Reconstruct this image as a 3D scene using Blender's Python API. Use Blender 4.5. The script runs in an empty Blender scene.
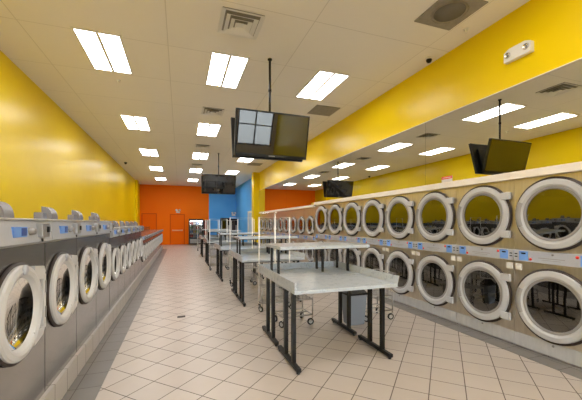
import bpy, bmesh, math, random
from mathutils import Vector, Matrix
PI = math.pi
random.seed(7)
S = bpy.context.scene
COL = S.collection

# ------------------------------------------------------------------ camera
F = 318.0
YAW = math.atan(111 / F)
cam_d = bpy.data.cameras.new('camera')
cam_d.sensor_width = 36
cam_d.lens = 36 * F / 582
cam_d.shift_y = 23 / 582
cam_d.clip_end = 200
cam = bpy.data.objects.new('camera', cam_d)
COL.objects.link(cam)
cam.location = (0, 0, 1.5)
cam.rotation_euler = (PI / 2, 0, -YAW)
S.camera = cam

# ------------------------------------------------------------------ world and exposure
W = bpy.data.worlds.new('daylight'); S.world = W; W.use_nodes = True
wn = W.node_tree.nodes
wn['Background'].inputs['Color'].default_value = (0.92, 0.96, 1.0, 1)
wn['Background'].inputs['Strength'].default_value = 14.0
S.view_settings.view_transform = 'Standard'
S.view_settings.look = 'None'
S.view_settings.exposure = 0.62
S.view_settings.gamma = 1
S.view_settings.use_curve_mapping = False
S.cycles.max_bounces = 10
S.cycles.diffuse_bounces = 6
S.cycles.glossy_bounces = 5
S.cycles.transparent_max_bounces = 12
S.cycles.sample_clamp_indirect = 4
PANEL = 10.5          # strength of the fluorescent diffusers

# ------------------------------------------------------------------ materials
def mat(name, col, rough=0.5, metal=0.0, spec=0.5, emit=None, estr=0, coat=0.0):
    m = bpy.data.materials.new(name); m.use_nodes = True
    b = m.node_tree.nodes['Principled BSDF']
    b.inputs['Base Color'].default_value = (*col, 1)
    b.inputs['Roughness'].default_value = rough
    b.inputs['Metallic'].default_value = metal
    b.inputs['Specular IOR Level'].default_value = spec
    b.inputs['Coat Weight'].default_value = coat
    if emit:
        b.inputs['Emission Color'].default_value = (*emit, 1)
        b.inputs['Emission Strength'].default_value = estr
    return m

def nd(m, t, **k):
    n = m.node_tree.nodes.new(t)
    for a, v in k.items(): setattr(n, a, v)
    return n

def lk(m, a, b): m.node_tree.links.new(a, b)

def noisy(m, c1, c2, scale=4, detail=4, stretch=None, rough=None, bump=0):
    """mottle the base colour between two close tones"""
    b = m.node_tree.nodes['Principled BSDF']
    g = nd(m, 'ShaderNodeNewGeometry'); mp = nd(m, 'ShaderNodeMapping')
    if stretch: mp.inputs['Scale'].default_value = stretch
    n = nd(m, 'ShaderNodeTexNoise'); n.inputs['Scale'].default_value = scale; n.inputs['Detail'].default_value = detail
    r = nd(m, 'ShaderNodeValToRGB')
    r.color_ramp.elements[0].position = 0.3; r.color_ramp.elements[1].position = 0.7
    r.color_ramp.elements[0].color = (*c1, 1); r.color_ramp.elements[1].color = (*c2, 1)
    lk(m, g.outputs['Position'], mp.inputs['Vector']); lk(m, mp.outputs['Vector'], n.inputs['Vector'])
    lk(m, n.outputs['Fac'], r.inputs['Fac']); lk(m, r.outputs['Color'], b.inputs['Base Color'])
    if rough:
        mr = nd(m, 'ShaderNodeMapRange')
        mr.inputs['To Min'].default_value = rough[0]; mr.inputs['To Max'].default_value = rough[1]
        lk(m, n.outputs['Fac'], mr.inputs['Value']); lk(m, mr.outputs['Result'], b.inputs['Roughness'])
    if bump:
        bp = nd(m, 'ShaderNodeBump'); bp.inputs['Strength'].default_value = bump; bp.inputs['Distance'].default_value = 0.01
        lk(m, n.outputs['Fac'], bp.inputs['Height']); lk(m, bp.outputs['Normal'], b.inputs['Normal'])
    return m

def grid_lines(m, sx, sy, ox, oy, line, col_a, col_b, col_line, rot=0.0, rough_tile=0.4, rough_line=0.8, axes='XY', bump=0.25):
    """square tiles with grout, colour varying a little from tile to tile"""
    b = m.node_tree.nodes['Principled BSDF']
    g = nd(m, 'ShaderNodeNewGeometry')
    mp = nd(m, 'ShaderNodeMapping', vector_type='POINT'); mp.inputs['Rotation'].default_value = (0, 0, rot)
    lk(m, g.outputs['Position'], mp.inputs['Vector'])
    sp = nd(m, 'ShaderNodeSeparateXYZ'); lk(m, mp.outputs['Vector'], sp.inputs[0])
    masks, cells = [], []
    for ax, s, o in ((axes[0], sx, ox), (axes[1], sy, oy)):
        a = nd(m, 'ShaderNodeMath', operation='SUBTRACT'); lk(m, sp.outputs[ax], a.inputs[0]); a.inputs[1].default_value = o
        d = nd(m, 'ShaderNodeMath', operation='DIVIDE'); lk(m, a.outputs[0], d.inputs[0]); d.inputs[1].default_value = s
        fl = nd(m, 'ShaderNodeMath', operation='FLOOR'); lk(m, d.outputs[0], fl.inputs[0]); cells.append(fl)
        fr = nd(m, 'ShaderNodeMath', operation='FRACT'); lk(m, d.outputs[0], fr.inputs[0])
        c = nd(m, 'ShaderNodeMath', operation='SUBTRACT'); lk(m, fr.outputs[0], c.inputs[0]); c.inputs[1].default_value = 0.5
        ab = nd(m, 'ShaderNodeMath', operation='ABSOLUTE'); lk(m, c.outputs[0], ab.inputs[0])
        gt = nd(m, 'ShaderNodeMath', operation='GREATER_THAN'); lk(m, ab.outputs[0], gt.inputs[0]); gt.inputs[1].default_value = 0.5 - line / s / 2
        masks.append(gt)
    mx = nd(m, 'ShaderNodeMath', operation='MAXIMUM'); lk(m, masks[0].outputs[0], mx.inputs[0]); lk(m, masks[1].outputs[0], mx.inputs[1])
    cb = nd(m, 'ShaderNodeCombineXYZ'); lk(m, cells[0].outputs[0], cb.inputs[0]); lk(m, cells[1].outputs[0], cb.inputs[1])
    wnz = nd(m, 'ShaderNodeTexWhiteNoise'); lk(m, cb.outputs[0], wnz.inputs['Vector'])
    nz = nd(m, 'ShaderNodeTexNoise'); nz.inputs['Scale'].default_value = 9; nz.inputs['Detail'].default_value = 5
    lk(m, g.outputs['Position'], nz.inputs['Vector'])
    av = nd(m, 'ShaderNodeMath', operation='MULTIPLY_ADD'); lk(m, wnz.outputs['Value'], av.inputs[0]); av.inputs[1].default_value = 0.5
    hf = nd(m, 'ShaderNodeMath', operation='MULTIPLY'); lk(m, nz.outputs['Fac'], hf.inputs[0]); hf.inputs[1].default_value = 0.5
    lk(m, hf.outputs[0], av.inputs[2])
    m1 = nd(m, 'ShaderNodeMix', data_type='RGBA'); m1.inputs[6].default_value = (*col_a, 1); m1.inputs[7].default_value = (*col_b, 1)
    lk(m, av.outputs[0], m1.inputs[0])
    m2 = nd(m, 'ShaderNodeMix', data_type='RGBA'); m2.inputs[7].default_value = (*col_line, 1)
    lk(m, mx.outputs[0], m2.inputs[0]); lk(m, m1.outputs[2], m2.inputs[6]); lk(m, m2.outputs[2], b.inputs['Base Color'])
    mr = nd(m, 'ShaderNodeMapRange'); mr.inputs['To Min'].default_value = rough_tile; mr.inputs['To Max'].default_value = rough_line
    lk(m, mx.outputs[0], mr.inputs['Value']); lk(m, mr.outputs['Result'], b.inputs['Roughness'])
    if bump:
        inv = nd(m, 'ShaderNodeMath', operation='SUBTRACT'); inv.inputs[0].default_value = 1; lk(m, mx.outputs[0], inv.inputs[1])
        bp = nd(m, 'ShaderNodeBump'); bp.inputs['Strength'].default_value = bump; bp.inputs['Distance'].default_value = 0.004
        lk(m, inv.outputs[0], bp.inputs['Height']); lk(m, bp.outputs['Normal'], b.inputs['Normal'])
    return m

M = {}
TS = 0.2945
# rotated tile floor: the mapping turns the room by -45 degrees so that u=(X-Y)/sqrt2, v=(X+Y)/sqrt2
M['floor'] = grid_lines(mat('floor_tile', (.6, .5, .42)), TS, TS, 0.172, 2.15, 0.0085, (.45, .395, .35), (.52, .46, .415), (.12, .10, .085), rot=PI / 4, rough_tile=0.33)
M['border'] = grid_lines(mat('border_tile', (.2, .18, .17)), TS, TS, 0.0, 0.1, 0.006, (.15, .138, .13), (.20, .185, .175), (.10, .09, .08), rough_tile=0.35)
M['kerb'] = grid_lines(mat('kerb_tile', (.5, .45, .4)), TS, TS, 0.0, 0.1, 0.008, (.47, .44, .41), (.54, .50, .47), (.14, .12, .10), rough_tile=0.4, axes='XY')
M['ceiling'] = grid_lines(mat('ceiling_tile', (.8, .78, .74)), 1.81, 1.22, -0.165, 0.11, 0.012, (.84, .80, .74), (.87, .83, .77), (.68, .64, .58), rough_tile=0.9, rough_line=0.6, bump=0.1)
M['yellow'] = noisy(mat('yellow_paint', (.84, .62, .002), 0.29, spec=0.2), (.80, .575, .0005), (.83, .60, .001), 1.5)
M['orange'] = noisy(mat('orange_paint', (.9, .15, .0), 0.5, spec=.12), (.97, .19, .001), (.98, .205, .001), 1.5)
M['orange_door'] = mat('orange_door_paint', (.93, .165, .001), 0.5, spec=.1)
M['orange_trim'] = mat('orange_frame_paint', (.70, .095, .001), 0.5, spec=.1)
M['blue'] = noisy(mat('blue_paint', (.06, .30, .80), 0.45, spec=.2), (.09, .40, .92), (.12, .45, .95), 1.2)
M['white_paint'] = mat('white_paint', (.82, .80, .76), 0.4)
M['cream'] = mat('cream_trim', (.86, .79, .70), 0.4)
M['mirror'] = mat('mirror_silver', (.80, .80, .74), 0.005, 1.0)
M['steel'] = noisy(mat('brushed_steel', (.45, .42, .36), 0.28, 1.0), (.33, .325, .315), (.42, .41, .40), 2, stretch=(1, 1, 3), rough=(.16, .22))
M['steel_tan'] = noisy(mat('warm_brushed_steel', (.6, .52, .36), 0.34, 1.0), (.62, .57, .475), (.72, .67, .57), 3, stretch=(10, 10, 1), rough=(.30, .40))
M['steel_light'] = noisy(mat('light_steel_panel', (.66, .66, .64), 0.35, .15), (.46, .46, .47), (.54, .54, .54), 5, stretch=(4, 4, 1))
M['panel'] = mat('pale_grey_panel', (.42, .44, .49), 0.35)
M['ring'] = mat('light_grey_door_ring', (.49, .495, .51), 0.35, spec=.4)
M['ring_white'] = mat('white_door_ring', (.58, .58, .59), 0.35, spec=.35)
M['ring_dark'] = mat('grey_handle', (.28, .27, .265), 0.4)
M['gasket'] = mat('dark_gasket', (.035, .022, .018), 0.5)
M['black'] = mat('black_plastic', (.008, .008, .009), 0.35, spec=.3)
M['black_metal'] = mat('black_painted_steel', (.008, .007, .007), 0.42, spec=.28)
M['tvscreen'] = mat('black_glass_screen', (.003, .003, .005), 0.02, spec=1.0, coat=.2)
M['wire'] = mat('dull_zinc_wire', (.42, .41, .39), 0.38, .9)
M['coinbox'] = mat('satin_grey_metal', (.36, .36, .36), 0.45, .7)
M['chrome'] = mat('chrome', (.75, .74, .72), 0.12, 1.0)
M['drum'] = mat('drum_steel', (.13, .13, .13), 0.35, 1.0)
M['whitetube'] = mat('white_tube', (.82, .81, .79), 0.3)
M['display'] = mat('blue_display', (.16, .34, .80), 0.3)
M['display_dark'] = mat('dark_blue_keypad', (.03, .08, .35), 0.3)
M['red'] = mat('red_sticker', (.75, .03, .025), 0.4)
M['white'] = mat('white_plastic', (.80, .79, .76), 0.35)
M['card'] = mat('white_card', (.72, .70, .66), 0.6)
M['rubber'] = mat('black_rubber', (.02, .02, .02), 0.7)
M['binblue'] = mat('slate_grey_plastic', (.20, .225, .27), 0.5)
M['vent'] = mat('vent_paint', (.80, .78, .74), 0.5)
M['vent_grey'] = noisy(mat('dusty_grey_vent', (.3, .28, .25), 0.7), (.25, .23, .20), (.31, .285, .25), 12)
M['dark'] = mat('dark_gap', (.03, .028, .025), 0.9)
M['asphalt'] = noisy(mat('asphalt', (.2, .2, .2), 0.9), (.18, .18, .18), (.26, .26, .25), 8)
M['alu'] = mat('bronze_aluminium_frame', (.12, .11, .10), 0.4, .8)
M['copper'] = mat('red_lid_plastic', (.35, .10, .06), 0.4)
M['lens'] = mat('frosted_light_lens', (.9, .9, .9), 0.5, emit=(1.0, .965, .93), estr=PANEL)
M['lid_clear'] = mat('smoky_lid_plastic', (.20, .20, .23), 0.25)

# speckled grey laminate
M['laminate'] = mat('speckled_laminate', (.6, .62, .64), 0.22)
_m = M['laminate']; _b = _m.node_tree.nodes['Principled BSDF']
_g = nd(_m, 'ShaderNodeNewGeometry')
_v = nd(_m, 'ShaderNodeTexVoronoi'); _v.inputs['Scale'].default_value = 60
_n = nd(_m, 'ShaderNodeTexNoise'); _n.inputs['Scale'].default_value = 14; _n.inputs['Detail'].default_value = 8
_r = nd(_m, 'ShaderNodeValToRGB')
_r.color_ramp.elements[0].position = .35; _r.color_ramp.elements[0].color = (.30, .335, .37, 1)
_r.color_ramp.elements[1].position = .65; _r.color_ramp.elements[1].color = (.44, .485, .53, 1)
_x = nd(_m, 'ShaderNodeMath', operation='MULTIPLY_ADD'); _x.inputs[1].default_value = .35
lk(_m, _g.outputs['Position'], _v.inputs['Vector']); lk(_m, _g.outputs['Position'], _n.inputs['Vector'])
lk(_m, _v.outputs['Distance'], _x.inputs[0]); lk(_m, _n.outputs['Fac'], _x.inputs[2])
lk(_m, _x.outputs[0], _r.inputs['Fac']); lk(_m, _r.outputs['Color'], _b.inputs['Base Color'])

def glass(name, tint, ior=1.5, extra=0.0, rough=0.0):
    m = bpy.data.materials.new(name); m.use_nodes = True
    nt = m.node_tree; nt.nodes.clear()
    o = nt.nodes.new('ShaderNodeOutputMaterial'); mix = nt.nodes.new('ShaderNodeMixShader')
    t = nt.nodes.new('ShaderNodeBsdfTransparent'); t.inputs[0].default_value = (*tint, 1)
    g = nt.nodes.new('ShaderNodeBsdfGlossy'); g.inputs['Roughness'].default_value = rough
    g.inputs[0].default_value = (1, 1, 1, 1)
    f = nt.nodes.new('ShaderNodeFresnel'); f.inputs['IOR'].default_value = ior
    a = nt.nodes.new('ShaderNodeMath'); a.operation = 'ADD'; a.inputs[1].default_value = extra; a.use_clamp = True
    nt.links.new(f.outputs[0], a.inputs[0]); nt.links.new(a.outputs[0], mix.inputs[0])
    nt.links.new(t.outputs[0], mix.inputs[1]); nt.links.new(g.outputs[0], mix.inputs[2]); nt.links.new(mix.outputs[0], o.inputs[0])
    return m
M['glass_door'] = glass('tinted_door_glass', (.30, .30, .27), 1.5, .14)
M['glass_washer'] = glass('dark_washer_glass', (.34, .34, .34), 1.22, .02)
M['glass_clear'] = glass('clear_glass', (.93, .95, .95), 1.45, 0)
M['glass_cool'] = glass('cooler_glass', (.8, .8, .8), 1.45, 0)

# ------------------------------------------------------------------ mesh builder
class MB:
    def __init__(s): s.bm = bmesh.new(); s.slots = []; s.mi = 0
    def m(s, material):
        if material not in s.slots: s.slots.append(material)
        s.mi = s.slots.index(material); return s
    def _tag(s, n0):
        s.bm.faces.ensure_lookup_table()
        for f in s.bm.faces[n0:]: f.material_index = s.mi
    def box(s, x0, x1, y0, y1, z0, z1, bev=0.0):
        n0 = len(s.bm.faces)
        x0, x1 = sorted((x0, x1)); y0, y1 = sorted((y0, y1)); z0, z1 = sorted((z0, z1))
        v = [s.bm.verts.new((x, y, z)) for z in (z0, z1) for y in (y0, y1) for x in (x0, x1)]
        fs = [s.bm.faces.new([v[i] for i in q]) for q in ((0, 2, 3, 1), (4, 5, 7, 6), (0, 1, 5, 4), (2, 6, 7, 3), (0, 4, 6, 2), (1, 3, 7, 5))]
        if bev:
            es = {e for f in fs for e in f.edges}
            bmesh.ops.bevel(s.bm, geom=list(es), offset=bev, segments=2, affect='EDGES', profile=0.6)
        s._tag(n0); return s
    def quad(s, *pts):
        n0 = len(s.bm.faces); s.bm.faces.new([s.bm.verts.new(p) for p in pts]); s._tag(n0); return s
    def tube(s, pts, r, seg=8, closed=False):
        n0 = len(s.bm.faces)
        pts = [Vector(p) for p in pts]; rings = []; n = len(pts)
        up = None
        for i, p in enumerate(pts):
            if closed: d = pts[(i + 1) % n] - pts[i - 1]
            else: d = pts[min(i + 1, n - 1)] - pts[max(i - 1, 0)]
            d.normalize()
            if up is None:
                up = Vector((0, 0, 1)) if abs(d.z) < .9 else Vector((1, 0, 0))
            a = d.cross(up)
            if a.length < 1e-4: a = d.cross(Vector((0, 1, 0)))
            a.normalize(); b = a.cross(d).normalized(); up = b
            rings.append([s.bm.verts.new(p + r * (math.cos(t * 2 * PI / seg) * a + math.sin(t * 2 * PI / seg) * b)) for t in range(seg)])
        for i in range(n if closed else n - 1):
            A, B = rings[i], rings[(i + 1) % n]
            for t in range(seg): s.bm.faces.new((A[t], A[(t + 1) % seg], B[(t + 1) % seg], B[t])).smooth = True
        if not closed: s.bm.faces.new(rings[0][::-1]); s.bm.faces.new(rings[-1])
        s._tag(n0); return s
    def lathe(s, prof, c=(0, 0, 0), axis='Y', seg=48, smooth=True, a0=0.0, a1=2 * PI, bands=False):
        """prof: (radius, along) pairs turned about the axis through c"""
        if bands:
            for p, q in zip(prof, prof[1:]): s.lathe([p, q], c, axis, seg, smooth, a0, a1)
            return s
        n0 = len(s.bm.faces); full = abs(a1 - a0 - 2 * PI) < 1e-6
        rows = []
        cnt = seg if full else seg + 1
        for r, h in prof:
            row = []
            if r < 1e-6:
                p = {'Y': (0, h, 0), 'Z': (0, 0, h), 'X': (h, 0, 0)}[axis]
                v = s.bm.verts.new((c[0] + p[0], c[1] + p[1], c[2] + p[2])); row = [v] * cnt
            else:
                for t in range(cnt):
                    a = a0 + (a1 - a0) * t / seg; u, w = r * math.cos(a), r * math.sin(a)
                    p = {'Y': (u, h, w), 'Z': (u, w, h), 'X': (h, u, w)}[axis]
                    row.append(s.bm.verts.new((c[0] + p[0], c[1] + p[1], c[2] + p[2])))
            rows.append(row)
        for i in range(len(rows) - 1):
            A, B = rows[i], rows[i + 1]
            for t in range(seg):
                q = [A[t], A[(t + 1) % cnt], B[(t + 1) % cnt], B[t]]
                u = []
                for v in q:
                    if v not in u: u.append(v)
                if len(u) > 2:
                    f = s.bm.faces.new(u); f.smooth = smooth
        s._tag(n0); return s
    def plate_hole(s, x0, x1, z0, z1, y, cx, cz, r, seg=48):
        """a rectangle at depth y with a round hole in it"""
        n0 = len(s.bm.faces); inn = []; out = []
        angs = set(2 * PI * t / seg for t in range(seg))
        corner = [math.atan2(zz - cz, xx - cx) % (2 * PI) for xx in (x0, x1) for zz in (z0, z1)]
        angs = sorted(angs | set(corner))
        for a in angs:
            ca, sa = math.cos(a), math.sin(a)
            k = min(((x1 - cx) / ca) if ca > 1e-9 else ((x0 - cx) / ca) if ca < -1e-9 else 1e9,
                    ((z1 - cz) / sa) if sa > 1e-9 else ((z0 - cz) / sa) if sa < -1e-9 else 1e9)
            inn.append(s.bm.verts.new((cx + r * ca, y, cz + r * sa)))
            out.append(s.bm.verts.new((cx + k * ca, y, cz + k * sa)))
        n = len(angs)
        for i in range(n):
            j = (i + 1) % n
            s.bm.faces.new((inn[i], inn[j], out[j], out[i]))
        s._tag(n0); return s
    def prism(s, prof, y0, y1, axis='Y'):
        """extrude a closed (a,b) outline; axis Y: a=x b=z"""
        n0 = len(s.bm.faces)
        def P(a, b, h): return {'Y': (a, h, b), 'X': (h, a, b), 'Z': (a, b, h)}[axis]
        A = [s.bm.verts.new(P(a, b, y0)) for a, b in prof]; B = [s.bm.verts.new(P(a, b, y1)) for a, b in prof]
        n = len(prof)
        for i in range(n): s.bm.faces.new((A[i], A[(i + 1) % n], B[(i + 1) % n], B[i]))
        s.bm.faces.new(A[::-1]); s.bm.faces.new(B)
        s._tag(n0); return s
    def build(s, name, material=None, parent=None, loc=(0, 0, 0), label=None, fix=True):
        if material is not None and not s.slots: s.slots = [material]
        if fix: bmesh.ops.recalc_face_normals(s.bm, faces=s.bm.faces)
        me = bpy.data.meshes.new(name); s.bm.to_mesh(me); s.bm.free()
        for mm in s.slots: me.materials.append(mm)
        o = bpy.data.objects.new(name, me); COL.objects.link(o); o.location = loc
        if parent: o.parent = parent
        if label: o['label'] = label
        return o

def empty(name, label, cat, loc=(0, 0, 0), rz=0, group=None):
    o = bpy.data.objects.new(name, None); COL.objects.link(o); o.empty_display_size = .1
    o.location = loc; o.rotation_euler = (0, 0, rz); tag(o, label, cat, group); return o
def tag(o, label, cat, group=None):
    o['label'] = label; o['category'] = cat
    if group: o['group'] = group
    return o
def struct(o): o['kind'] = 'structure'; return o
def copy_tree(o, parent=None):
    c = o.copy(); COL.objects.link(c); c.parent = parent
    for ch in [k for k in o.children]: copy_tree(ch, c)
    return c
ORD = ['first', 'second', 'third', 'fourth', 'fifth', 'sixth', 'seventh', 'eighth', 'ninth', 'tenth', 'eleventh', 'twelfth', 'thirteenth', 'fourteenth', 'fifteenth', 'sixteenth', 'seventeenth']

# ------------------------------------------------------------------ dimensions
XL, XR, YF, YB, ZC = -2.55, 3.90, -4.0, 23.5, 4.10
XK = -0.95           # kerb face under the washers
ZT, ZM = 2.125, 3.18 # top of the dryer trim, bottom of the yellow bulkhead
YC = 16.0            # near face of the yellow column

# ------------------------------------------------------------------ room shell
struct(MB().box(XL - .2, XR + 1.1, YF, YB + .1, -.1, 0).build('floor', M['floor']))
struct(MB().box(XK, XK + .27, YF + .01, 19.7, 0, .002).build('trim_1', M['border']))
struct(MB().box(XR - .27, XR, YF + .01, 15.99, 0, .002).build('trim_2', M['border']))
struct(MB().box(XL + .001, XK, YF + .01, 19.7, 0, .2).build('trim_3', M['kerb']))
struct(MB().box(XL - .2, XR + 1.1, YF, YB + .1, ZC, ZC + .1).build('ceiling', M['ceiling']))
b = MB().m(M['yellow']).box(XL - .15, XL, YF, YB, 0, ZC)
b.box(XL, XL + .12, 21.2, 21.9, 0, ZC)
struct(b.build('wall_left'))
b = MB().m(M['orange']).box(XL - .15, 1.96, YB, YB + .1, 0, ZC)
b.m(M['blue']).box(1.96, XR + 1.1, YB, YB + .1, 0, ZC)
struct(b.build('wall_back'))
b = MB().m(M['yellow']).box(XR - .04, XR + 1.1, YF, YC, ZM, ZC)          # bulkhead
b.box(XR, XR + 1.1, YF, YC, ZT - .08, ZM)                                # wall that carries the mirror
struct(b.build('wall_right'))
struct(MB().box(XR + .85, XR + 1.1, YF, YC, 0, ZT - .081).build('wall_right', M['yellow']))      # behind the dryers
struct(MB().box(XR, XR + .84, YF, 1.05, 0, ZT - .081).build('wall_right', M['yellow']))
struct(MB().box(XR, XR + .15, YC + .005, YB, 0, ZC).build('wall_right', M['blue']))
struct(MB().box(3.55, XR, YC, YC + .42, 0, ZC).build('trim_4', M['yellow']))     # yellow column
struct(MB().box(XR - .052, XR - .0, YF + .01, YC - .001, ZM - .010, ZM - .0005).build('trim_5', M['cream']))
struct(MB().box(XR - .062, XR - .001, 8.89, YC - .001, 1.985 + .001, 2.06).build('trim_6', M['cream']))
# infill above the short dryers
# front wall with the shop windows, behind the camera
def front():
    b = MB().m(M['white_paint'])
    ops = [(-2.0, -.5, .5, 2.2), (.35, 1.5, 0, 2.25), (2.25, 3.75, .5, 2.2)]
    xs = XL
    for x0, x1, z0, z1 in ops:
        b.box(xs, x0, YF - .15, YF, 0, ZC)
        if z0 > 0: b.box(x0, x1, YF - .15, YF, 0, z0)
        b.box(x0, x1, YF - .15, YF, z1, ZC); xs = x1
    b.box(xs, XR, YF - .15, YF, 0, ZC)
    struct(b.build('wall_front'))
    n = 1
    for x0, x1, z0, z1 in ops:
        nm = 'door_3' if z0 == 0 else 'window_%d' % n
        if z0: n += 1
        r = empty(nm, 'x', 'x'); del r['label']; del r['category']; struct(r)
        f = MB(); t = .05; ya, yb = YF - .12, YF - .04
        f.box(x0, x0 + t, ya, yb, z0, z1).box(x1 - t, x1, ya, yb, z0, z1).box(x0 + t, x1 - t, ya, yb, z1 - t, z1).box(x0 + t, x1 - t, ya, yb, z0, z0 + t)
        xm = (x0 + x1) / 2; f.box(xm - t / 2, xm + t / 2, ya, yb, z0 + t, z1 - t)
        zm = z0 + (z1 - z0) * .5
        f.box(x0 + t, x1 - t, ya + .005, yb - .005, zm - t / 2, zm + t / 2)
        f.build('window_frame', M['alu'], r)
        MB().box(x0 + t, x1 - t, YF - .085, YF - .078, z0 + t, z1 - t).build('glass_pane', M['glass_clear'], r)
front()
struct(MB().box(-30, 30, -40, YF - .151, -.12, -.02).build('ground', M['asphalt']))

# doors in the orange wall
def flush_door(name, x0, x1, z1, bar):
    r = bpy.data.objects.new(name, None); COL.objects.link(r); r.location = ((x0 + x1) / 2, YB, 0); struct(r)
    w = (x1 - x0) / 2
    f = MB().box(-w - .06, -w, -.05, -.001, 0, z1 + .06).box(w, w + .06, -.05, -.001, 0, z1 + .06).box(-w, w, -.05, -.001, z1, z1 + .06)
    f.build('door_frame', M['orange_trim'], r)
    MB().box(-w + .006, w - .006, -.03, -.001, .01, z1 - .006).build('door_leaf', M['orange_door'], r)
    if bar:
        MB().box(-w + .08, w - .08, -.10, -.07, .95, 1.03, .01).box(-w + .08, -w + .16, -.07, -.03, .94, 1.04).box(w - .16, w - .08, -.07, -.03, .94, 1.04).build('push_bar', mat('pale_orange_bar', (.85, .42, .2), .3), r)
    else:
        MB().tube([(w - .1, -.03, 1.0), (w - .1, -.08, 1.0), (w - .2, -.08, 1.0)], .012).build('door_handle', M['chrome'], r)
flush_door('door_1', -.60, .26, 2.06, True)
flush_door('door_2', -2.38, -1.55, 2.1, False)
# white door on the blue side wall
r = bpy.data.objects.new('door_4', None); COL.objects.link(r); r.location = (XR, 18.3, 0); struct(r)
MB().box(-.06, -.001, -.62, -.50, 0, 2.2).box(-.06, -.001, .50, .62, 0, 2.2).box(-.06, -.001, -.5, .5, 2.08, 2.2).build('door_frame', M['white_paint'], r)
MB().box(-.035, -.001, -.495, .495, .01, 2.07).build('door_leaf', mat('pale_blue_door', (.45, .62, .82), .35), r)
MB().tube([(-.035, .4, 1.0), (-.08, .4, 1.0), (-.08, .28, 1.0)], .012).build('door_handle', M['chrome'], r)

# ------------------------------------------------------------------ mirror panels above the dryers
ys = [-.63, 1.81, 4.25, 6.69, 9.13, 11.57, 14.0, YC - .005]
names = ['', 'nearest', 'second nearest', 'third nearest', 'fourth nearest', 'fifth nearest', 'farthest']
for i in range(1, 7):
    z0 = ZT if i < 3 else 2.065
    o = MB().box(XR - .05, XR - .001, ys[i] + .0015, ys[i + 1] - .0015, ZT + .001 if ys[i] < 8.8 else 2.065, ZM - .011).build('wall_mirror', M['mirror'])
    tag(o, 'tall mirror panel above the dryers, %s to the camera, right wall' % names[i], 'mirror', 'mirror panels above the dryers')

# ------------------------------------------------------------------ ceiling lights
def light_proto():
    r = empty('ceiling_light', '', 'ceiling light', group='recessed fluorescent ceiling lights')
    f = MB(); w, l = .30, .61
    f.box(-w, -w + .03, -l, l, -.012, -.001).box(w - .03, w, -l, l, -.012, -.001)
    f.box(-w + .03, w - .03, -l, -l + .03, -.012, -.001).box(-w + .03, w - .03, l - .03, l, -.012, -.001)
    f.box(-.022, .022, -l + .03, l - .03, -.014, -.001)
    f.build('light_frame', M['vent'], r)
    for sx in (-1, 1):
        MB().box(min(sx * .023, sx * (w - .031)), max(sx * .023, sx * (w - .031)), -l + .031, l - .031, -.008, -.001).build('light_lens', M['lens'], r)
    return r
LY = [-1.7, 1.95, 5.54, 9.15, 12.8, 16.45, 20.2]
LX = [(-1.07, 'left'), (.74, 'middle'), (2.53, 'right')]
where = ['', '', 'nearest in view', 'second in view', 'third in view', 'fourth in view', 'farthest, by the back wall']
proto = light_proto(); first = True
for lx, side in LX:
    for k, ly in enumerate(LY):
        o = proto if first else copy_tree(proto); first = False
        o.location = (lx, ly, ZC)
        if k < 2: o['label'] = 'lit fluorescent ceiling panel of the %s row, %s the camera' % (side, 'behind' if k == 0 else 'overhead past')
        else: o['label'] = 'lit two-lens ceiling panel in the %s row, %s' % (side, where[k])

# ------------------------------------------------------------------ large dryers
def arc_pts(c, r, a0, a1, n, y):
    return [(c[0] + r * math.cos(a0 + (a1 - a0) * i / n), y, c[1] + r * math.sin(a0 + (a1 - a0) * i / n)) for i in range(n + 1)]

def dryer_door(root, cz, R, right=1, hinge=True):
    """a round glass door with ring, gasket, grip and hinges, centred (0, cz), face at y=0 looking to -y"""
    c = (0, 0, cz)
    g = MB().lathe([(R - .03, -.002), (R + .014, -.002), (R + .012, -.020), (R - .03, -.020)], c).build('gasket', M['gasket'], root)
    ri = R * .76
    d = MB().lathe([(R - .012, -.018), (R - .012, -.036), (R - .020, -.044), (ri + .028, -.050), (ri + .006, -.038), (ri - .006, -.012), (ri + .02, -.012)], c, bands=True, seg=56)
    d = d.build('door', M['ring'], root)
    MB().lathe([(ri, -.034), (ri - .022, -.040), (ri - .030, -.022), (ri, -.020)], c).build('glass_seal', M['ring_dark'], d)
    MB().lathe([(0, -.030), (ri * .5, -.028), (ri - .02, -.022)], c).build('door_glass', M['glass_door'], d)
    # grey grip on the left of the ring
    gp = MB(); prof = []
    a0, a1 = PI - .42, PI + .42
    gp.lathe([(R - .011, -.040), (R - .014, -.052), (R - .02, -.058), (ri + .03, -.060), (ri + .022, -.046)], c, a0=a0, a1=a1, seg=10)
    gp.build('door_handle', M['ring_dark'], d)
    if hinge:
        for s in (1, -1):
            zc = cz + s * R * .60; xi = R * .74
            MB().box(xi, R + .012, -.058, -.021, zc - .045, zc + .045, .006).build('hinge', M['ring'], d)
        return d

def drum(root, cz, ri, depth=.6):
    b = MB().m(M['drum'])
    b.lathe([(ri, 0), (ri, depth), (0, depth)], (0, 0, cz), seg=40)
    for k in range(4):
        a = k * PI / 2 + .5
        b.prism([(ri * math.cos(a + t) * q, cz + ri * math.sin(a + t) * q) for t, q in ((-.13, .995), (0, .78), (.13, .995))], .04, depth - .02)
    return b.build('drum', None, root, fix=False)

def keypad(name, root, x0, x1, z0, z1, y):
    k = MB().box(x0, x1, y - .004, y, z0, z1).build(name, M['display'], root)
    xm = (x0 + x1) / 2
    MB().box(xm - .025, xm + .025, y - .006, y - .004, z1 - .035, z1 - .018).build('readout', M['black'], k)
    return k

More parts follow.
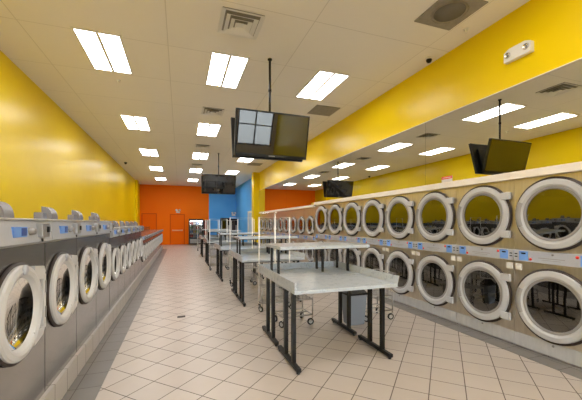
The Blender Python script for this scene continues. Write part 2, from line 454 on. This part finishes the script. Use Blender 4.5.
def dryer_stack(w, top, zu, zl, R, s0, s1, trim, nm, grp):
    r = empty(nm, '', 'dryer', group=grp)
    h = w / 2 - .0015; ri = R * .76
    b = MB().m(M['steel_tan'])
    zm = (s0 + s1) / 2
    b.plate_hole(-h, h, s1, top, 0, 0, zu, ri)
    b.plate_hole(-h, h, .17, s0, 0, 0, zl, ri)
    # case sides, top, back
    b.quad((-h, 0, .17), (-h, .8, .17), (-h, .8, top), (-h, 0, top)).quad((h, 0, .17), (h, 0, top), (h, .8, top), (h, .8, .17))
    b.quad((-h, 0, top), (h, 0, top), (h, .8, top), (-h, .8, top)).quad((-h, .8, .17), (h, .8, .17), (h, .8, top), (-h, .8, top))
    b.quad((-h, 0, .17), (h, 0, .17), (h, .8, .17), (-h, .8, .17))
    b.build('cabinet', None, r, fix=False)
    MB().box(-h, h, -.004, .02, .012, .169).build('kick_plate', M['steel_light'], r)
    drum(r, zu, ri); drum(r, zl, ri)
    dryer_door(r, zu, R); dryer_door(r, zl, R)
    p = MB().box(-h, h, -.014, -.0005, s0, s1, .003).build('control_panel', M['panel'], r)
    q = s1 - s0
    # symmetric: slots, keypad, red sticker, lock
    for s in (-1, 1):
        x0, x1 = sorted((s * (w * .30), s * (w * .42)))
        keypad('display', p, x0, x1, s0 + .012, s1 - .012, -.014)
        for dz in (.35, .6):
            a, c_ = sorted((s * w * .445, s * w * .482))
            MB().box(a, c_, -.017, -.014, s0 + q * dz, s0 + q * (dz + .09)).build('coin_slot', M['black'], p)
        x0, x1 = sorted((s * (w * .25), s * (w * .285)))
        zz = s0 + .02 if s < 0 else s1 - .05
        MB().lathe([(0, -.018), (.016, -.018), (.016, -.014)], ((x0 + x1) / 2, 0, zz + .015), seg=12).build('sticker', M['red'], p)
        a, c_ = sorted((s * w * .39, s * w * .48))
        MB().box(a, c_, -.006, -.0005, s0 - .105, s0 - .035).build('label_card', M['card'], r)
    MB().lathe([(0, -.022), (.010, -.022), (.012, -.014)], (0, 0, s1 - .03), seg=12).build('lock', M['ring_dark'], p)
    MB().box(-.15, .12, -.0155, -.014, s0 + .055, s0 + .062).box(-.11, .08, -.0155, -.014, s0 + .035, s0 + .040).build('lettering', M['ring_dark'], p)
    MB().lathe([(0, -.010), (.012, -.010), (.014, -.004)], (0, 0, .135), seg=12).build('lock', M['ring_dark'], r)
    if trim: MB().box(-h - .001, h + .001, -.062, -.001, top + .001, ZT, .004).build('top_trim', M['cream'], r)
    return r
PW = .87
big = dryer_stack(PW, 2.035, 1.60, .578, .40, 1.04, 1.175, True, 'stacked_dryer', 'large stacked dryers along the right wall')
for k in range(9):
    o = big if k == 0 else copy_tree(big)
    yc = 8.89 - PW * (k + .5)
    o.location = (XR, yc, 0); o.rotation_euler = (0, 0, -PI / 2)
    n = 8 - k
    if n == 0: lb = 'large two-door stacked dryer beyond the right edge of the photo, by the camera'
    elif n == 1: lb = 'large stacked dryer nearest the camera, its doors cut by the right edge'
    elif n == 8: lb = 'farthest of the large stacked dryers, next to where the row steps down'
    else: lb = 'large two-door steel stacked dryer, %s from the right edge of the photo' % ORD[n - 1]
    o['label'] = lb
PS = .79
small = dryer_stack(PS, 1.985, 1.425, .56, .29, .96, 1.09, False, 'small_stacked_dryer', 'smaller stacked dryers beyond the large ones')
for k in range(9):
    o = small if k == 0 else copy_tree(small)
    o.location = (XR, 8.895 + PS * (k + .5), 0); o.rotation_euler = (0, 0, -PI / 2)
    o['label'] = 'smaller stacked dryer with cream edging above, %s beyond the large dryers' % (ORD[k] if k else 'the one right') if k < 8 else 'smaller stacked dryer at the far end, touching the yellow column'

# ------------------------------------------------------------------ washers
def washer(w, top, z0, pan, R, cz, dx, nm, grp, lids=True):
    r = empty(nm, '', 'washing machine', group=grp)
    h = w / 2 - .005; ri = R * .755
    b = MB().m(M['steel'])
    b.plate_hole(-h, h, z0, top - pan, 0, dx, cz, ri)
    D = .86
    b.quad((-h, 0, z0), (-h, D, z0), (-h, D, top - .01), (-h, 0, top - .01)).quad((h, 0, z0), (h, 0, top - .01), (h, D, top - .01), (h, D, z0))
    b.quad((-h, D, z0), (h, D, z0), (h, D, top - .01), (-h, D, top - .01)).quad((-h, 0, z0), (h, 0, z0), (h, D, z0), (-h, D, z0))
    b.quad((-h, 0, top - pan), (h, 0, top - pan), (h, 0, top - .01), (-h, 0, top - .01))
    b.build('body', None, r, fix=False)
    MB().box(-h - .001, h + .001, -.045, D, top - .012, top, .004).build('top_cover', M['steel_light'] if lids else M['steel'], r)
    p = MB().prism([(-.005, top - pan), (-.05, top - pan + .02), (-.03, top - .013), (-.001, top - .013), (-.001, top - pan)], -h, h, axis='X').build('control_panel', M['panel'], r)
    zc = top - pan * .48
    k = MB().box(-.21, -.03, -.048, -.036, zc - .032, zc + .032).build('display', M['display'], p)
    MB().box(-.11, -.045, -.051, -.048, zc - .024, zc + .024).build('keypad', M['display_dark'], k)
    MB().lathe([(0, -.075), (.018, -.075), (.026, -.05), (.026, -.035)], (.025, 0, zc), seg=16).build('knob', M['ring_dark'], p)
    cb = MB().box(h - .25, h - .13, -.075, -.03, zc - .045, zc + .055, .006)
    cb = cb.build('coin_box', M['coinbox'], r)
    MB().box(h - .18, h - .15, -.085, -.0751, zc - .01, zc + .03).build('coin_slot', M['black'], cb)
    MB().lathe([(0, -.055), (.012, -.055), (.012, -.04)], (h - .19, 0, zc - .065), seg=10).build('lock', M['black'], p)
    # drum
    dr = MB().m(M['drum']).lathe([(ri, 0), (ri, .12), (ri * .97, .12), (ri * .97, .46), (0, .50)], (dx, 0, cz), seg=36)
    for q in range(3):
        a = q * 2 * PI / 3 + .6
        dr.prism([(dx + ri * .96 * math.cos(a + t) * g, cz + ri * .96 * math.sin(a + t) * g) for t, g in ((-.15, .995), (0, .72), (.15, .995))], .14, .45)
    dr.m(M['black']).lathe([(ri + .001, .0), (ri - .03, .02), (ri - .03, .10), (ri, .12)], (dx, 0, cz), seg=36)
    dr.build('drum', None, r, fix=False)
    c = (dx, 0, cz)
    MB().lathe([(R - .04, -.002), (R + .010, -.002), (R + .010, -.016), (R - .04, -.016)], c).build('gasket', M['gasket'], r)
    d = MB().lathe([(R - .008, -.016), (R - .008, -.030), (R - .018, -.042), (ri + .030, -.050), (ri + .008, -.040), (ri - .008, -.008), (ri + .02, -.008)], c, bands=True, seg=56)
    d = d.build('door', M['ring_white'], r)
    MB().lathe([(0, .05), (ri * .45, .045), (ri * .8, .02), (ri - .01, -.01)], c).build('door_glass', M['glass_washer'], d)
    MB().lathe([(0, -.056), (.032, -.056), (.034, -.044)], (dx, 0, cz + (R + ri) / 2), seg=16).build('badge', M['panel'], d)
    # hinge bracket on the right with a dark notch, latch at lower right
    for s in (1, -1):
        zc2 = cz + s * R * .74; x0 = dx + R * .50
        MB().prism([(x0, zc2 - .04), (dx + R * .97, zc2 - .035 - .03 * s), (dx + R * 1.1, zc2 + .02 - .03 * s), (dx + R * 1.02, zc2 + .04 - .01 * s), (x0, zc2 + .05)], -.044, -.0165).build('hinge_arm', M['ring_white'], d)
    MB().box(dx + R * .985, dx + R + .04, -.045, -.003, cz - R * .64, cz + R * .64, .006).build('hinge', M['ring_white'], d)
    for za, zb in ((.06, .15), (-.12, -.04)):
        MB().box(dx + R + .012, dx + R + .03, -.050, -.0451, cz + za, cz + zb).build('hinge_pin', M['ring_dark'], d)
    if lids:
        # open soap hopper lid: a curved smoky shell standing up from the top cover
        hh, dp = .112, .078
        arc = [(.125 - dp * math.sin(t * PI / 16), hh * math.cos(t * PI / 16) ** .8 if t < 8 else 0) for t in range(9)]
        inn = [(y + .010 if t else y, z - .012 if z > .013 else 0) for t, (y, z) in enumerate(arc)]
        x0, x1 = -.09, .03
        L = MB().prism([(y, top + z) for y, z in arc] + [(y, top + z) for y, z in inn[::-1]], x0, x1, axis='X')
        L.prism([(y, top + z) for y, z in arc] + [(.125, top)], x1, x1 + .006, axis='X')
        L.prism([(y, top + z) for y, z in arc] + [(.125, top)], x0 - .006, x0, axis='X')
        L.build('soap_lid', M['lid_clear'], r)
        MB().box(-h + .07, -h + .15, .04, .10, top + .0005, top + .055, .006).build('soap_box', M['lid_clear'], r)
    else:
        MB().box(-h, h, .62, D, top + .0005, top + .16, .006).build('rear_console', M['steel'], r)
    return r
XW = XK - .03
WB, WM, WS = .79, .68, .683
gw = 'large front-loading washers at the near end'
wl = washer(WB, 1.53, .2, .18, .308, .93, -.06, 'washing_machine', gw)
for k in range(5):
    o = wl if k == 0 else copy_tree(wl)
    yc = 5.30 - WB * (k + .5)
    o.location = (XW, yc, 0); o.rotation_euler = (0, 0, PI / 2)
    n = 4 - k
    o['label'] = ['large steel front-loading washer beyond the left edge of the photo',
                  'large steel washer at the left edge, its round door cut by the frame',
                  'large steel front-loading washer, second from the left edge of the photo',
                  'large steel front-loading washer, third from the left edge of the photo',
                  'large steel washer at the far end of the tall group, where the tops step down'][n]
wm = washer(WM, 1.43, .2, .15, .25, .86, -.04, 'medium_washing_machine', 'medium front-loading washers mid-row')
for k in range(6):
    o = wm if k == 0 else copy_tree(wm)
    o.location = (XW, 5.305 + WM * (k + .5), 0); o.rotation_euler = (0, 0, PI / 2)
    o['label'] = 'medium steel front-loading washer, %s beyond the tall near group' % ORD[k] if k < 5 else 'medium steel washer next to the low far group on the left'
ws = washer(WS, 1.14, .2, .13, .23, .66, -.03, 'small_washing_machine', 'low front-loading washers toward the back wall', lids=False)
for k in range(15):
    o = ws if k == 0 else copy_tree(ws)
    o.location = (XW, 5.31 + WM * 6 + WS * (k + .5), 0); o.rotation_euler = (0, 0, PI / 2)
    o['label'] = 'low steel front-loading washer, %s beyond the medium ones' % ORD[k] if k < 14 else 'low steel washer at the very end of the row, nearest the orange wall'

# ------------------------------------------------------------------ folding tables
def table(kind):
    r = empty('folding_table', '', 'table', group='speckled grey folding tables with black legs')
    w, d = 1.20, .75
    MB().box(0, w, 0, d, .80, .835, .004).build('tabletop', M['laminate'], r)
    # raised sides leaning slightly outward on the right
    MB().prism([(0, .836), (.022, .836), (.022, .915), (0, .915)], .0, d).build('rim', M['laminate'], r)
    MB().prism([(w - .022, .836), (w, .836), (w + .022, .92), (w + .002, .92)], .0, d).build('rim', M['laminate'], r)
    if kind == 'rear': MB().box(.023, w - .023, d - .022, d, .836, .915).build('rim', M['laminate'], r)
    for ya in (.18, d - .32): MB().box(.081, w - .081, ya, ya + .025, .765, .7995).build('crossbar', M['black_metal'], r)
    for x in (.06, w - .06):
        f = MB().box(x - .024, x + .024, .03, .69, .02, .06, .008).build('foot', M['black_metal'], r)
        for yy in (.06, .66): MB().lathe([(0, 0), (.018, 0), (.018, .02), (0, .02)], (x, yy, 0), axis='Z', seg=12).build('levelling_foot', M['rubber'], f)
        for y in (.20, .45):
            MB().box(x - .021, x + .021, y - .021, y + .021, .06, .7995).build('leg', M['black_metal'], r)
    return r
def shelf():
    r = empty('raised_shelf', '', 'shelf', group='raised shelves standing on the folding tables')
    w, d = 1.25, .72
    MB().box(0, w, 0, d, .335, .375, .004).build('shelf_top', M['laminate'], r)
    for ya in (.2, .5): MB().box(.08, w - .08, ya, ya + .03, .312, .3345).build('crossbar', M['black_metal'], r)
    if 1:
        for x, y in ((.06, .27), (.06, .59), (.70, .30), (.735, .58), (1.07, .27), (1.07, .59)):
            MB().box(x - .014, x + .014, y - .014, y + .014, .0, .335).build('leg', M['black_metal'], r)
    return r
tn, tf, sh = table('near'), table('rear'), shelf()
IY = [2.90, 5.60, 8.20, 11.4, 14.4]
IX = [1.05, 1.03, .96, .88, .88]
isl = ['nearest', 'second', 'third', 'fourth', 'farthest']
for i, y in enumerate(IY):
    a, c_, s_ = (tn, tf, sh) if i == 0 else (copy_tree(tn), copy_tree(tf), copy_tree(sh))
    a.location = (IX[i], y, 0); c_.location = (IX[i], y + .76, 0); s_.location = (IX[i] + .09, y + .76, .836)
    nm = isl[i] if i in (0, 4) else isl[i] + ' closest'
    a['label'] = 'speckled grey folding table with open front edge, front half of the %s table island' % nm
    c_['label'] = 'speckled grey folding table with raised back rim, rear half of the %s island' % nm
    s_['label'] = 'raised grey shelf on black posts, standing on the %s table island' % nm

# ------------------------------------------------------------------ laundry carts
def caster(parent, x, y, turn=0.0, R=.05):
    c = MB().m(M['rubber'])
    ca, sa = math.cos(turn), math.sin(turn)
    n0 = 16
    # wheel turned about a horizontal axis pointing along (ca, sa)
    off = .03
    cx, cy = x - sa * off, y + ca * off
    def ring(prof, m):
        c.m(m); n0 = len(c.bm.faces); rows = []
        for rr, h in prof:
            rows.append([c.bm.verts.new((cx + ca * h - sa * rr * math.cos(t * 2 * PI / 18), cy + sa * h + ca * rr * math.cos(t * 2 * PI / 18), R + rr * math.sin(t * 2 * PI / 18))) for t in range(18)])
        for A, B in zip(rows, rows[1:]):
            for t in range(18): c.bm.faces.new((A[t], A[(t + 1) % 18], B[(t + 1) % 18], B[t])).smooth = True
        c._tag(n0)
    ring([(R * .6, -.012), (R - .003, -.012), (R, -.006), (R, .006), (R - .003, .012), (R * .6, .012)], M['rubber'])
    ring([(.004, -.010), (R * .6, -.010)], M['ring']); ring([(R * .6, .010), (.004, .010)], M['ring'])
    c.m(M['chrome'])
    for s in (-.018, .018):
        c.tube([(cx + ca * s, cy + sa * s, R), (x + ca * s, y + sa * s, R * 2 + .015)], .004, 6)
    c.tube([(x - ca * .02, y - sa * .02, R * 2 + .016), (x + ca * .02, y + sa * .02, R * 2 + .016)], .006, 6)
    c.tube([(x, y, R * 2 + .016), (x, y, .15)], .008, 8)
    c.build('caster', None, parent, fix=False)

def cart(name, label, loc, rz, w=.56, d=.42, rack=None, basket=(.42, .80), rack_h=1.61, grp=None):
    r = empty(name, label, 'laundry cart', loc, rz, grp)
    hw, hd = w / 2, d / 2; fz = .15
    f = MB()
    loop = [(-hw, -hd, fz), (hw, -hd, fz), (hw, hd, fz), (-hw, hd, fz)]
    f.tube(loop + [loop[0]], .011)
    f.tube([(-hw, 0, fz), (hw, 0, fz)], .008)
    z0, z1 = basket
    for x, y in ((-hw, -hd), (hw, -hd), (hw, hd), (-hw, hd)):
        f.tube([(x, y, fz), (x, y, z0 + .02)], .011)
    f.tube([(-hw, -hd, z0), (hw, -hd, z0), (hw, hd, z0), (-hw, hd, z0), (-hw, -hd, z0)], .010)
    f.build('cart_frame', M['wire'], r)
    k = MB(); o = .035
    def rect(z, e): return [(-hw - e, -hd - e, z), (hw + e, -hd - e, z), (hw + e, hd + e, z), (-hw - e, hd + e, z), (-hw - e, -hd - e, z)]
    k.tube(rect(z1, o), .008, 6); 
    for t in (.33, .66): k.tube(rect(z0 + (z1 - z0) * t, o * t), .0035, 5)
    n = 9
    for i in range(n + 1):
        u = -1 + 2 * i / n
        k.tube([(u * (hw + o), -hd - o, z1), (u * hw, -hd, z0), (u * hw, hd, z0), (u * (hw + o), hd + o, z1)], .003, 5)
    for i in range(1, 7):
        u = -1 + 2 * i / 7
        k.tube([(-hw - o, u * (hd + o), z1), (-hw, u * hd, z0), (hw, u * hd, z0), (hw + o, u * (hd + o), z1)], .003, 5)
    k.build('wire_basket', M['wire'], r)
    for i, (x, y) in enumerate(((-hw, -hd), (hw, -hd), (hw, hd), (-hw, hd))): caster(r, x, y, .5 + i * .9)
    if rack:
        q = MB()
        if rack == 'double':
            q.tube([(-hw, hd, fz), (-hw, hd, rack_h), (hw, hd, rack_h), (hw, hd, fz)], .0125, 8)
        else:
            q.tube([(-hw, hd, fz), (-hw, hd, rack_h)], .0125, 8)
            q.tube([(-hw, hd, rack_h - .02), (-hw, hd - .05, rack_h + .01)], .010, 8)
        q.build('hanging_rail', M['whitetube'], r)
    return r
GC = 'wire laundry carts standing between the tables'
cart('laundry_cart', 'chrome wire laundry cart with big casters, right behind the nearest table island', (1.61, 4.50, 0), .05, w=.46, d=.36, basket=(.38, .72), rack='single', rack_h=1.65, grp=GC)
cart('laundry_cart', 'wire laundry cart with white hanging rail, in front of the second table island', (1.58, 5.30, 0), 0, w=.0 + .56, d=.22, rack='double', rack_h=1.60, grp=GC)
cart('laundry_cart', 'low wire cart beside the grey bin, right of the nearest tables', (2.90, 4.35, 0), 0, w=.44, d=.4, grp=GC, basket=(.38, .72))
spots = [(1.45, 7.72, 0, 'double', 'just behind the second table island, left side'), (2.1, 10.3, .1, 'double', 'behind the third table island'),
         (1.2, 10.5, 0, 'double', 'behind the third table island, at its left end'), (1.3, 13.6, 0, 'double', 'behind the fourth table island'),
         (1.6, 16.5, .1, 'double', 'behind the farthest table island'), (2.6, 16.6, 0, 'double', 'behind the farthest table island, on its right'),
         (1.2, 18.0, 0, 'double', 'standing alone near the drinks cooler'), (2.55, 18.4, 0, 'double', 'near the dark vending machines')]
for x, y, a, k, t in spots:
    cart('laundry_cart', 'wire laundry cart with white hanging rail, ' + t, (x, y, 0), a, w=.56, d=.42, rack=k, rack_h=1.63, grp=GC)

# ------------------------------------------------------------------ bin
r = empty('trash_bin', 'slate grey trash bin with black swing lid under the nearest tables, right side', 'trash bin', (2.46, 4.19, 0))
b = MB(); 
def frus(b, w0, w1, z0, z1):
    n0 = len(b.bm.faces)
    A = [b.bm.verts.new((sx * w0, sy * w0 * .8, z0)) for sx, sy in ((-1, -1), (1, -1), (1, 1), (-1, 1))]
    B = [b.bm.verts.new((sx * w1, sy * w1 * .8, z1)) for sx, sy in ((-1, -1), (1, -1), (1, 1), (-1, 1))]
    for i in range(4): b.bm.faces.new((A[i], A[(i + 1) % 4], B[(i + 1) % 4], B[i]))
    b.bm.faces.new(A[::-1]); b.bm.faces.new(B); b._tag(n0); return b
frus(b, .12, .15, 0, .44); b.build('bin_body', M['binblue'], r)
b = MB(); frus(b, .16, .16, .441, .47); frus(b, .155, .06, .47, .58); b.build('bin_lid', M['black'], r)

# ------------------------------------------------------------------ ceiling televisions
def tv_set(x, y, zc, which, w=1.16, h=.675):
    mnt = empty('tv_mount', 'black ceiling pole carrying the %s pair of televisions' % which, 'tv mount', (x, y, 0))
    MB().tube([(0, 0, ZC - .02), (0, 0, zc - .12)], .019, 12).tube([(0, 0, 3.62), (0, 0, 3.58)], .026, 12).build('pole', M['black_metal'], mnt)
    MB().lathe([(0, ZC - .02), (.035, ZC - .02), (.035, ZC - .001), (0, ZC - .001)], (0, 0, 0), axis='Z', seg=20).build('ceiling_plate', M['black_metal'], mnt)
    MB().box(-.25, .25, -.045, .045, zc - .16, zc - .08).build('bracket', M['black_metal'], mnt)
    for s, nm in ((-1, 'front'), (1, 'rear')):
        t = empty('television', 'flat black television facing %s on the %s ceiling pole' % ('the camera' if s < 0 else 'the back wall', which), 'television', (x, y, zc), 0 if s < 0 else PI)
        tilt = math.radians(14)
        def T(bm):
            bmesh.ops.transform(bm.bm, matrix=Matrix.Translation((0, -.16, 0)) @ Matrix.Rotation(tilt, 4, 'X'), verts=bm.bm.verts); return bm
        hw, hh = w / 2, h / 2
        T(MB().box(-hw, hw, -.02, .025, -hh, hh, .006).box(-hw * .75, hw * .75, .0251, .06, -hh * .7, hh * .6, .01)).build('housing', M['black'], t)
        T(MB().box(-hw + .025, hw - .025, -.0225, -.0205, -hh + .045, hh - .025)).build('screen', M['tvscreen'], t)
        T(MB().box(-.05, .05, -.0235, -.0205, -hh + .015, -hh + .028)).build('maker_badge', M['ring_dark'], t)
tv_set(1.345, 4.87, 2.85, 'nearer')
tv_set(1.36, 12.1, 2.93, 'farther', 1.22, .70)

# ------------------------------------------------------------------ ceiling fittings
def diffuser(x, y, label, sz=.54):
    r = empty('ceiling_vent', label, 'ceiling vent', (x, y, ZC), 0, 'square ceiling vents')
    f = MB().m(M['vent'])
    h = sz / 2
    MB().box(-h + .01, h - .01, -h + .01, h - .01, -.004, -.001).build('backing', M['vent_grey'], r)
    k = 0
    for q in (1.0, .74, .5, .28):
        a = h * q; t = .052; z1 = -.005 - .006 * k; z0 = z1 - .012
        # sloping square ring
        n0 = len(f.bm.faces)
        o_ = [(-a, -a), (a, -a), (a, a), (-a, a)]; i_ = [(p[0] * (1 - t / a), p[1] * (1 - t / a)) for p in o_]
        A = [f.bm.verts.new((*p, z0 - (.012 if k else 0))) for p in o_]; B = [f.bm.verts.new((*p, z1)) for p in i_]
        for i in range(4): f.bm.faces.new((A[i], A[(i + 1) % 4], B[(i + 1) % 4], B[i]))
        f._tag(n0); k += 1
    f.box(-.04, .04, -.04, .04, -.03, -.02)
    f.build('louvre', None, r, fix=False)
diffuser(.745, 4.13, 'white square four-way ceiling vent nearest the camera')
for y, t in ((7.6, 'second from the camera, beside the middle light row'), (11.15, 'third from the camera in the middle row'), (14.8, 'farthest of the middle row')):
    diffuser(.72, y, 'square slotted ceiling vent, ' + t, .5)
# return grilles
def grille(x, y, label, rnd):
    r = empty('return_grille', label, 'ceiling vent', (x, y, ZC), 0)
    MB().box(-.29, .29, -.29, .29, -.012, -.001, .003).build('grille_face', M['vent_grey'], r)
    if rnd:
        MB().lathe([(.20, -.012), (.21, -.018), (.19, -.018), (.185, -.0121)], (0, 0, 0), axis='Z', seg=40).build('ring', M['vent_grey'], r)
        MB().lathe([(0, -.0135), (.18, -.0135), (.18, -.0121), (0, -.0121)], (0, 0, 0), axis='Z', seg=40).build('duct_shade_disc', mat('dusty_vent_duct_shade', (.17, .155, .14), .8), r)  # flat disc in darker vent grey, the duct's shadow put into the colour
grille(3.13, 3.05, 'large dusty square grille with round duct shadow, upper right of ceiling', True)
grille(3.13, 6.69, 'plain grey square grille beside the right-hand lights, behind the near television', False)
grille(3.12, 13.8, 'plain grey square grille beside the yellow bulkhead, farther than the near television', False)

r = empty('security_camera', 'small dome security camera on the ceiling above the yellow bulkhead', 'security camera', (3.70, 4.01, ZC))
MB().lathe([(0, -.03), (.055, -.03), (.06, -.001), (0, -.001)], axis='Z', seg=24).build('camera_base', M['white'], r)
MB().lathe([(.045, -.03), (.043, -.05), (.03, -.072), (0, -.082)], axis='Z', seg=24).build('camera_dome', M['black'], r)
r = empty('security_camera', 'tiny black dome camera on the ceiling near the far left corner', 'security camera', (-2.2, 15.2, ZC))
MB().lathe([(0, -.03), (.06, -.03), (.06, -.001), (0, -.001)], axis='Z', seg=20).build('camera_base', M['black'], r)
MB().lathe([(.05, -.03), (.04, -.07), (0, -.09)], axis='Z', seg=20).build('camera_dome', M['black'], r)
for x, y, t in ((-1.06, 6.5, 'behind the nearest left ceiling light'), (3.62, 3.25, 'between the round-duct grille and the yellow bulkhead'), (3.2, 7.6, 'past the plain grille, near the yellow bulkhead')):
    r = empty('sprinkler', 'small white sprinkler head ' + t, 'sprinkler', (x, y, ZC), 0, 'ceiling sprinkler heads')
    MB().lathe([(0, -.008), (.035, -.008), (.038, -.001), (0, -.001)], axis='Z', seg=20).build('cover_plate', M['white'], r)
    MB().lathe([(0, -.05), (.018, -.05), (.010, -.04), (.010, -.008), (0, -.008)], axis='Z', seg=12).build('sprinkler_head', M['white'], r)

# ------------------------------------------------------------------ wall fittings
def em_light(label, loc, rz, w=.32):
    r = empty('emergency_light', label, 'emergency light', loc, rz)
    h = w / 2
    # local face looks to -y
    MB().prism([(-h, -.07), (h, -.07), (h, .05), (h * .6, .08), (-h * .6, .08), (-h, .05)], -.06, -.001).build('lamp_case', M['white'], r)
    for s in (-1, 1):
        l = MB().m(M['ring']).lathe([(.03, -.075), (.036, -.07), (.036, -.05)], (s * h * .68, 0, .005), seg=24)
        l.m(M['chrome']).lathe([(0, -.060), (.018, -.066), (.031, -.075)], (s * h * .68, 0, .005), seg=24)
        l.m(M['ring_dark']).lathe([(0, -.079), (.010, -.077), (.011, -.06)], (s * h * .68, 0, .005), seg=12)
        l.build('lamp_head', None, r, fix=False)
em_light('white twin-lamp emergency light high on the yellow bulkhead', (XR - .041, 2.70, 3.55), -PI / 2, .32)
def em_far(label, loc):
    r = empty('emergency_light', label, 'emergency light', loc, 0)
    MB().box(-.13, .13, -.07, -.001, -.1, 0, .02).build('lamp_case', M['white'], r)
    for s in (-1, 1):
        MB().lathe([(0, -.14), (.07, -.13), (.075, -.07), (.04, -.03)], (s * .10, 0, .09), seg=20).build('lamp_head', M['white'], r)
em_far('white twin-head emergency light above the orange door with push bar', (-.13, YB, 2.3))
em_far('white twin-head emergency light on the blue back wall above the dark machines', (3.72, YB, 2.14))
# small notice standing on the dryer trim
r = empty('notice', 'small red and white notice at the foot of the mirror above the dryers', 'notice', (XR - .051, 3.80, 2.127), -PI / 2)
MB().box(-.10, .10, -.004, -.0005, 0, .085).build('notice_card', M['card'], r)
MB().box(-.10, .10, -.006, -.0045, .045, .085).build('red_band', M['red'], r)
for i in range(5):
    pass
MB().box(-.08, .08, -.007, -.0061, .060, .070).box(-.05, .06, -.0056, -.0045, .02, .028).build('lettering', M['card'], r)

# ------------------------------------------------------------------ drinks cooler and vending machines at the back
r = empty('drinks_cooler', 'black glass-fronted drinks cooler against the orange back wall', 'refrigerator', (1.05, YB - .02, 0))
b = MB().box(-.47, -.43, -.7, 0, .05, 1.78).box(.43, .47, -.7, 0, .05, 1.78).box(-.43, .43, -.7, 0, 1.66, 1.78).box(-.43, .43, -.7, 0, .05, .52).box(-.43, .43, -.03, 0, .52, 1.66)
b.build('cooler_case', M['black'], r)
MB().box(-.43, .43, -.05, -.031, .52, 1.66).build('inner_liner', M['white'], r)
MB().box(-.40, .40, -.685, -.68, 1.62, 1.655).build('lamp_tube', mat('cooler_lamp', (.9, .9, .9), .4, emit=(.95, .97, 1), estr=14), r)
MB().box(-.40, .40, -.72, -.701, .12, .40).build('grille', M['ring_dark'], r)
sf = [.53, .82, 1.10, 1.37]
for z in sf: MB().box(-.425, .425, -.6, -.06, z - .015, z).build('shelf', M['chrome'], r)
d = MB().box(-.46, -.41, -.73, -.702, .46, 1.72).box(.41, .46, -.73, -.702, .46, 1.72).box(-.41, .41, -.73, -.702, 1.67, 1.72).box(-.41, .41, -.73, -.702, .46, .52).build('door', M['black'], r)
MB().box(-.41, .41, -.72, -.712, .52, 1.67).build('door_glass', M['glass_cool'], d)
MB().tube([(.38, -.76, .9), (.38, -.76, 1.3)], .012).build('door_handle', M['chrome'], d)
cols = [(.75, .05, .04), (.8, .8, .8), (.1, .3, .7), (.85, .5, .05), (.2, .5, .2), (.75, .75, .78)]
bm_ = [mat('drink_%d' % i, c, .3) for i, c in enumerate(cols)]
prot = []
for m_ in bm_:
    prot.append(MB().m(m_).lathe([(0, 0), (.033, 0), (.035, .02), (.035, .13), (.015, .18), (.015, .2), (0, .2)], axis='Z', seg=12))
meshes = []
for i, p in enumerate(prot):
    o = p.build('bottle', None, None); meshes.append(o.data); bpy.data.objects.remove(o)
for j, z in enumerate(sf):
    for i in range(8):
        o = bpy.data.objects.new('bottle', meshes[(i // 2 + j * 2) % 6]); COL.objects.link(o)
        o.location = (1.05 - .35 + i * .1, YB - .02 - .5, z + .0005)
        o['_c'] = 0; del o['_c']
        tag(o, ['red', 'white', 'blue', 'orange', 'green', 'pale grey'][(i // 2 + j * 2) % 6] + ' drink bottle, %s of its pair, on the %s cooler shelf, %s' % (['left', 'right'][i % 2], ['bottom', 'lower middle', 'upper middle', 'top'][j], ['left end', 'centre left', 'centre right', 'right end'][i // 2]), 'bottle', 'drink bottles on the %s cooler shelf' % ['bottom', 'lower middle', 'upper middle', 'top'][j])
        continue
        tag(o, '%s' % ['bottom', 'lower middle', 'upper middle', 'top'][j], 'bottle', 'drink bottles on the %s cooler shelf' % ['bottom', 'lower middle', 'upper middle', 'top'][j])

def vending(label, x, w, hgt, front_m, name='vending_machine'):
    r = empty(name, label, 'vending machine', (x, YB - .02, 0))
    MB().box(-w / 2, w / 2, -.75, 0, .03, hgt, .015).build('case', M['black'], r)
    MB().box(-w / 2 + .04, w / 2 - .16, -.756, -.7501, .35, hgt - .08).build('display_window', front_m, r)
    MB().box(w / 2 - .13, w / 2 - .04, -.758, -.7501, .9, 1.35).build('coin_panel', M['ring_dark'], r)
    MB().box(-w / 2 + .08, w / 2 - .2, -.757, -.7501, .12, .26).build('tray_door', M['gasket'], r)
    for sx in (-1, 1): MB().box(sx * (w / 2 - .08) - .03, sx * (w / 2 - .08) + .03, -.7, -.05, 0, .03).build('foot', M['rubber'], r)
vending('dark vending machine on the left of the pair, against the blue wall', 3.05, .60, 1.86, M['tvscreen'])
vending('dark vending machine on the right of the pair, near the corner of the blue walls', 3.62, .50, 1.80, M['gasket'])
vending('narrow dark red-fronted machine between the drinks cooler and the blue wall', 1.74, .36, 1.70, mat('dark_red_front', (.25, .03, .02), .4), 'snack_machine')

o = MB().box(-.06, .06, -.035, .035, 0, .012, .004).build('floor_scrap', M['gasket'], loc=(.02, 5.37, .0005))
tag(o, 'small dark flat scrap lying alone on the floor tiles in the left aisle', 'scrap')
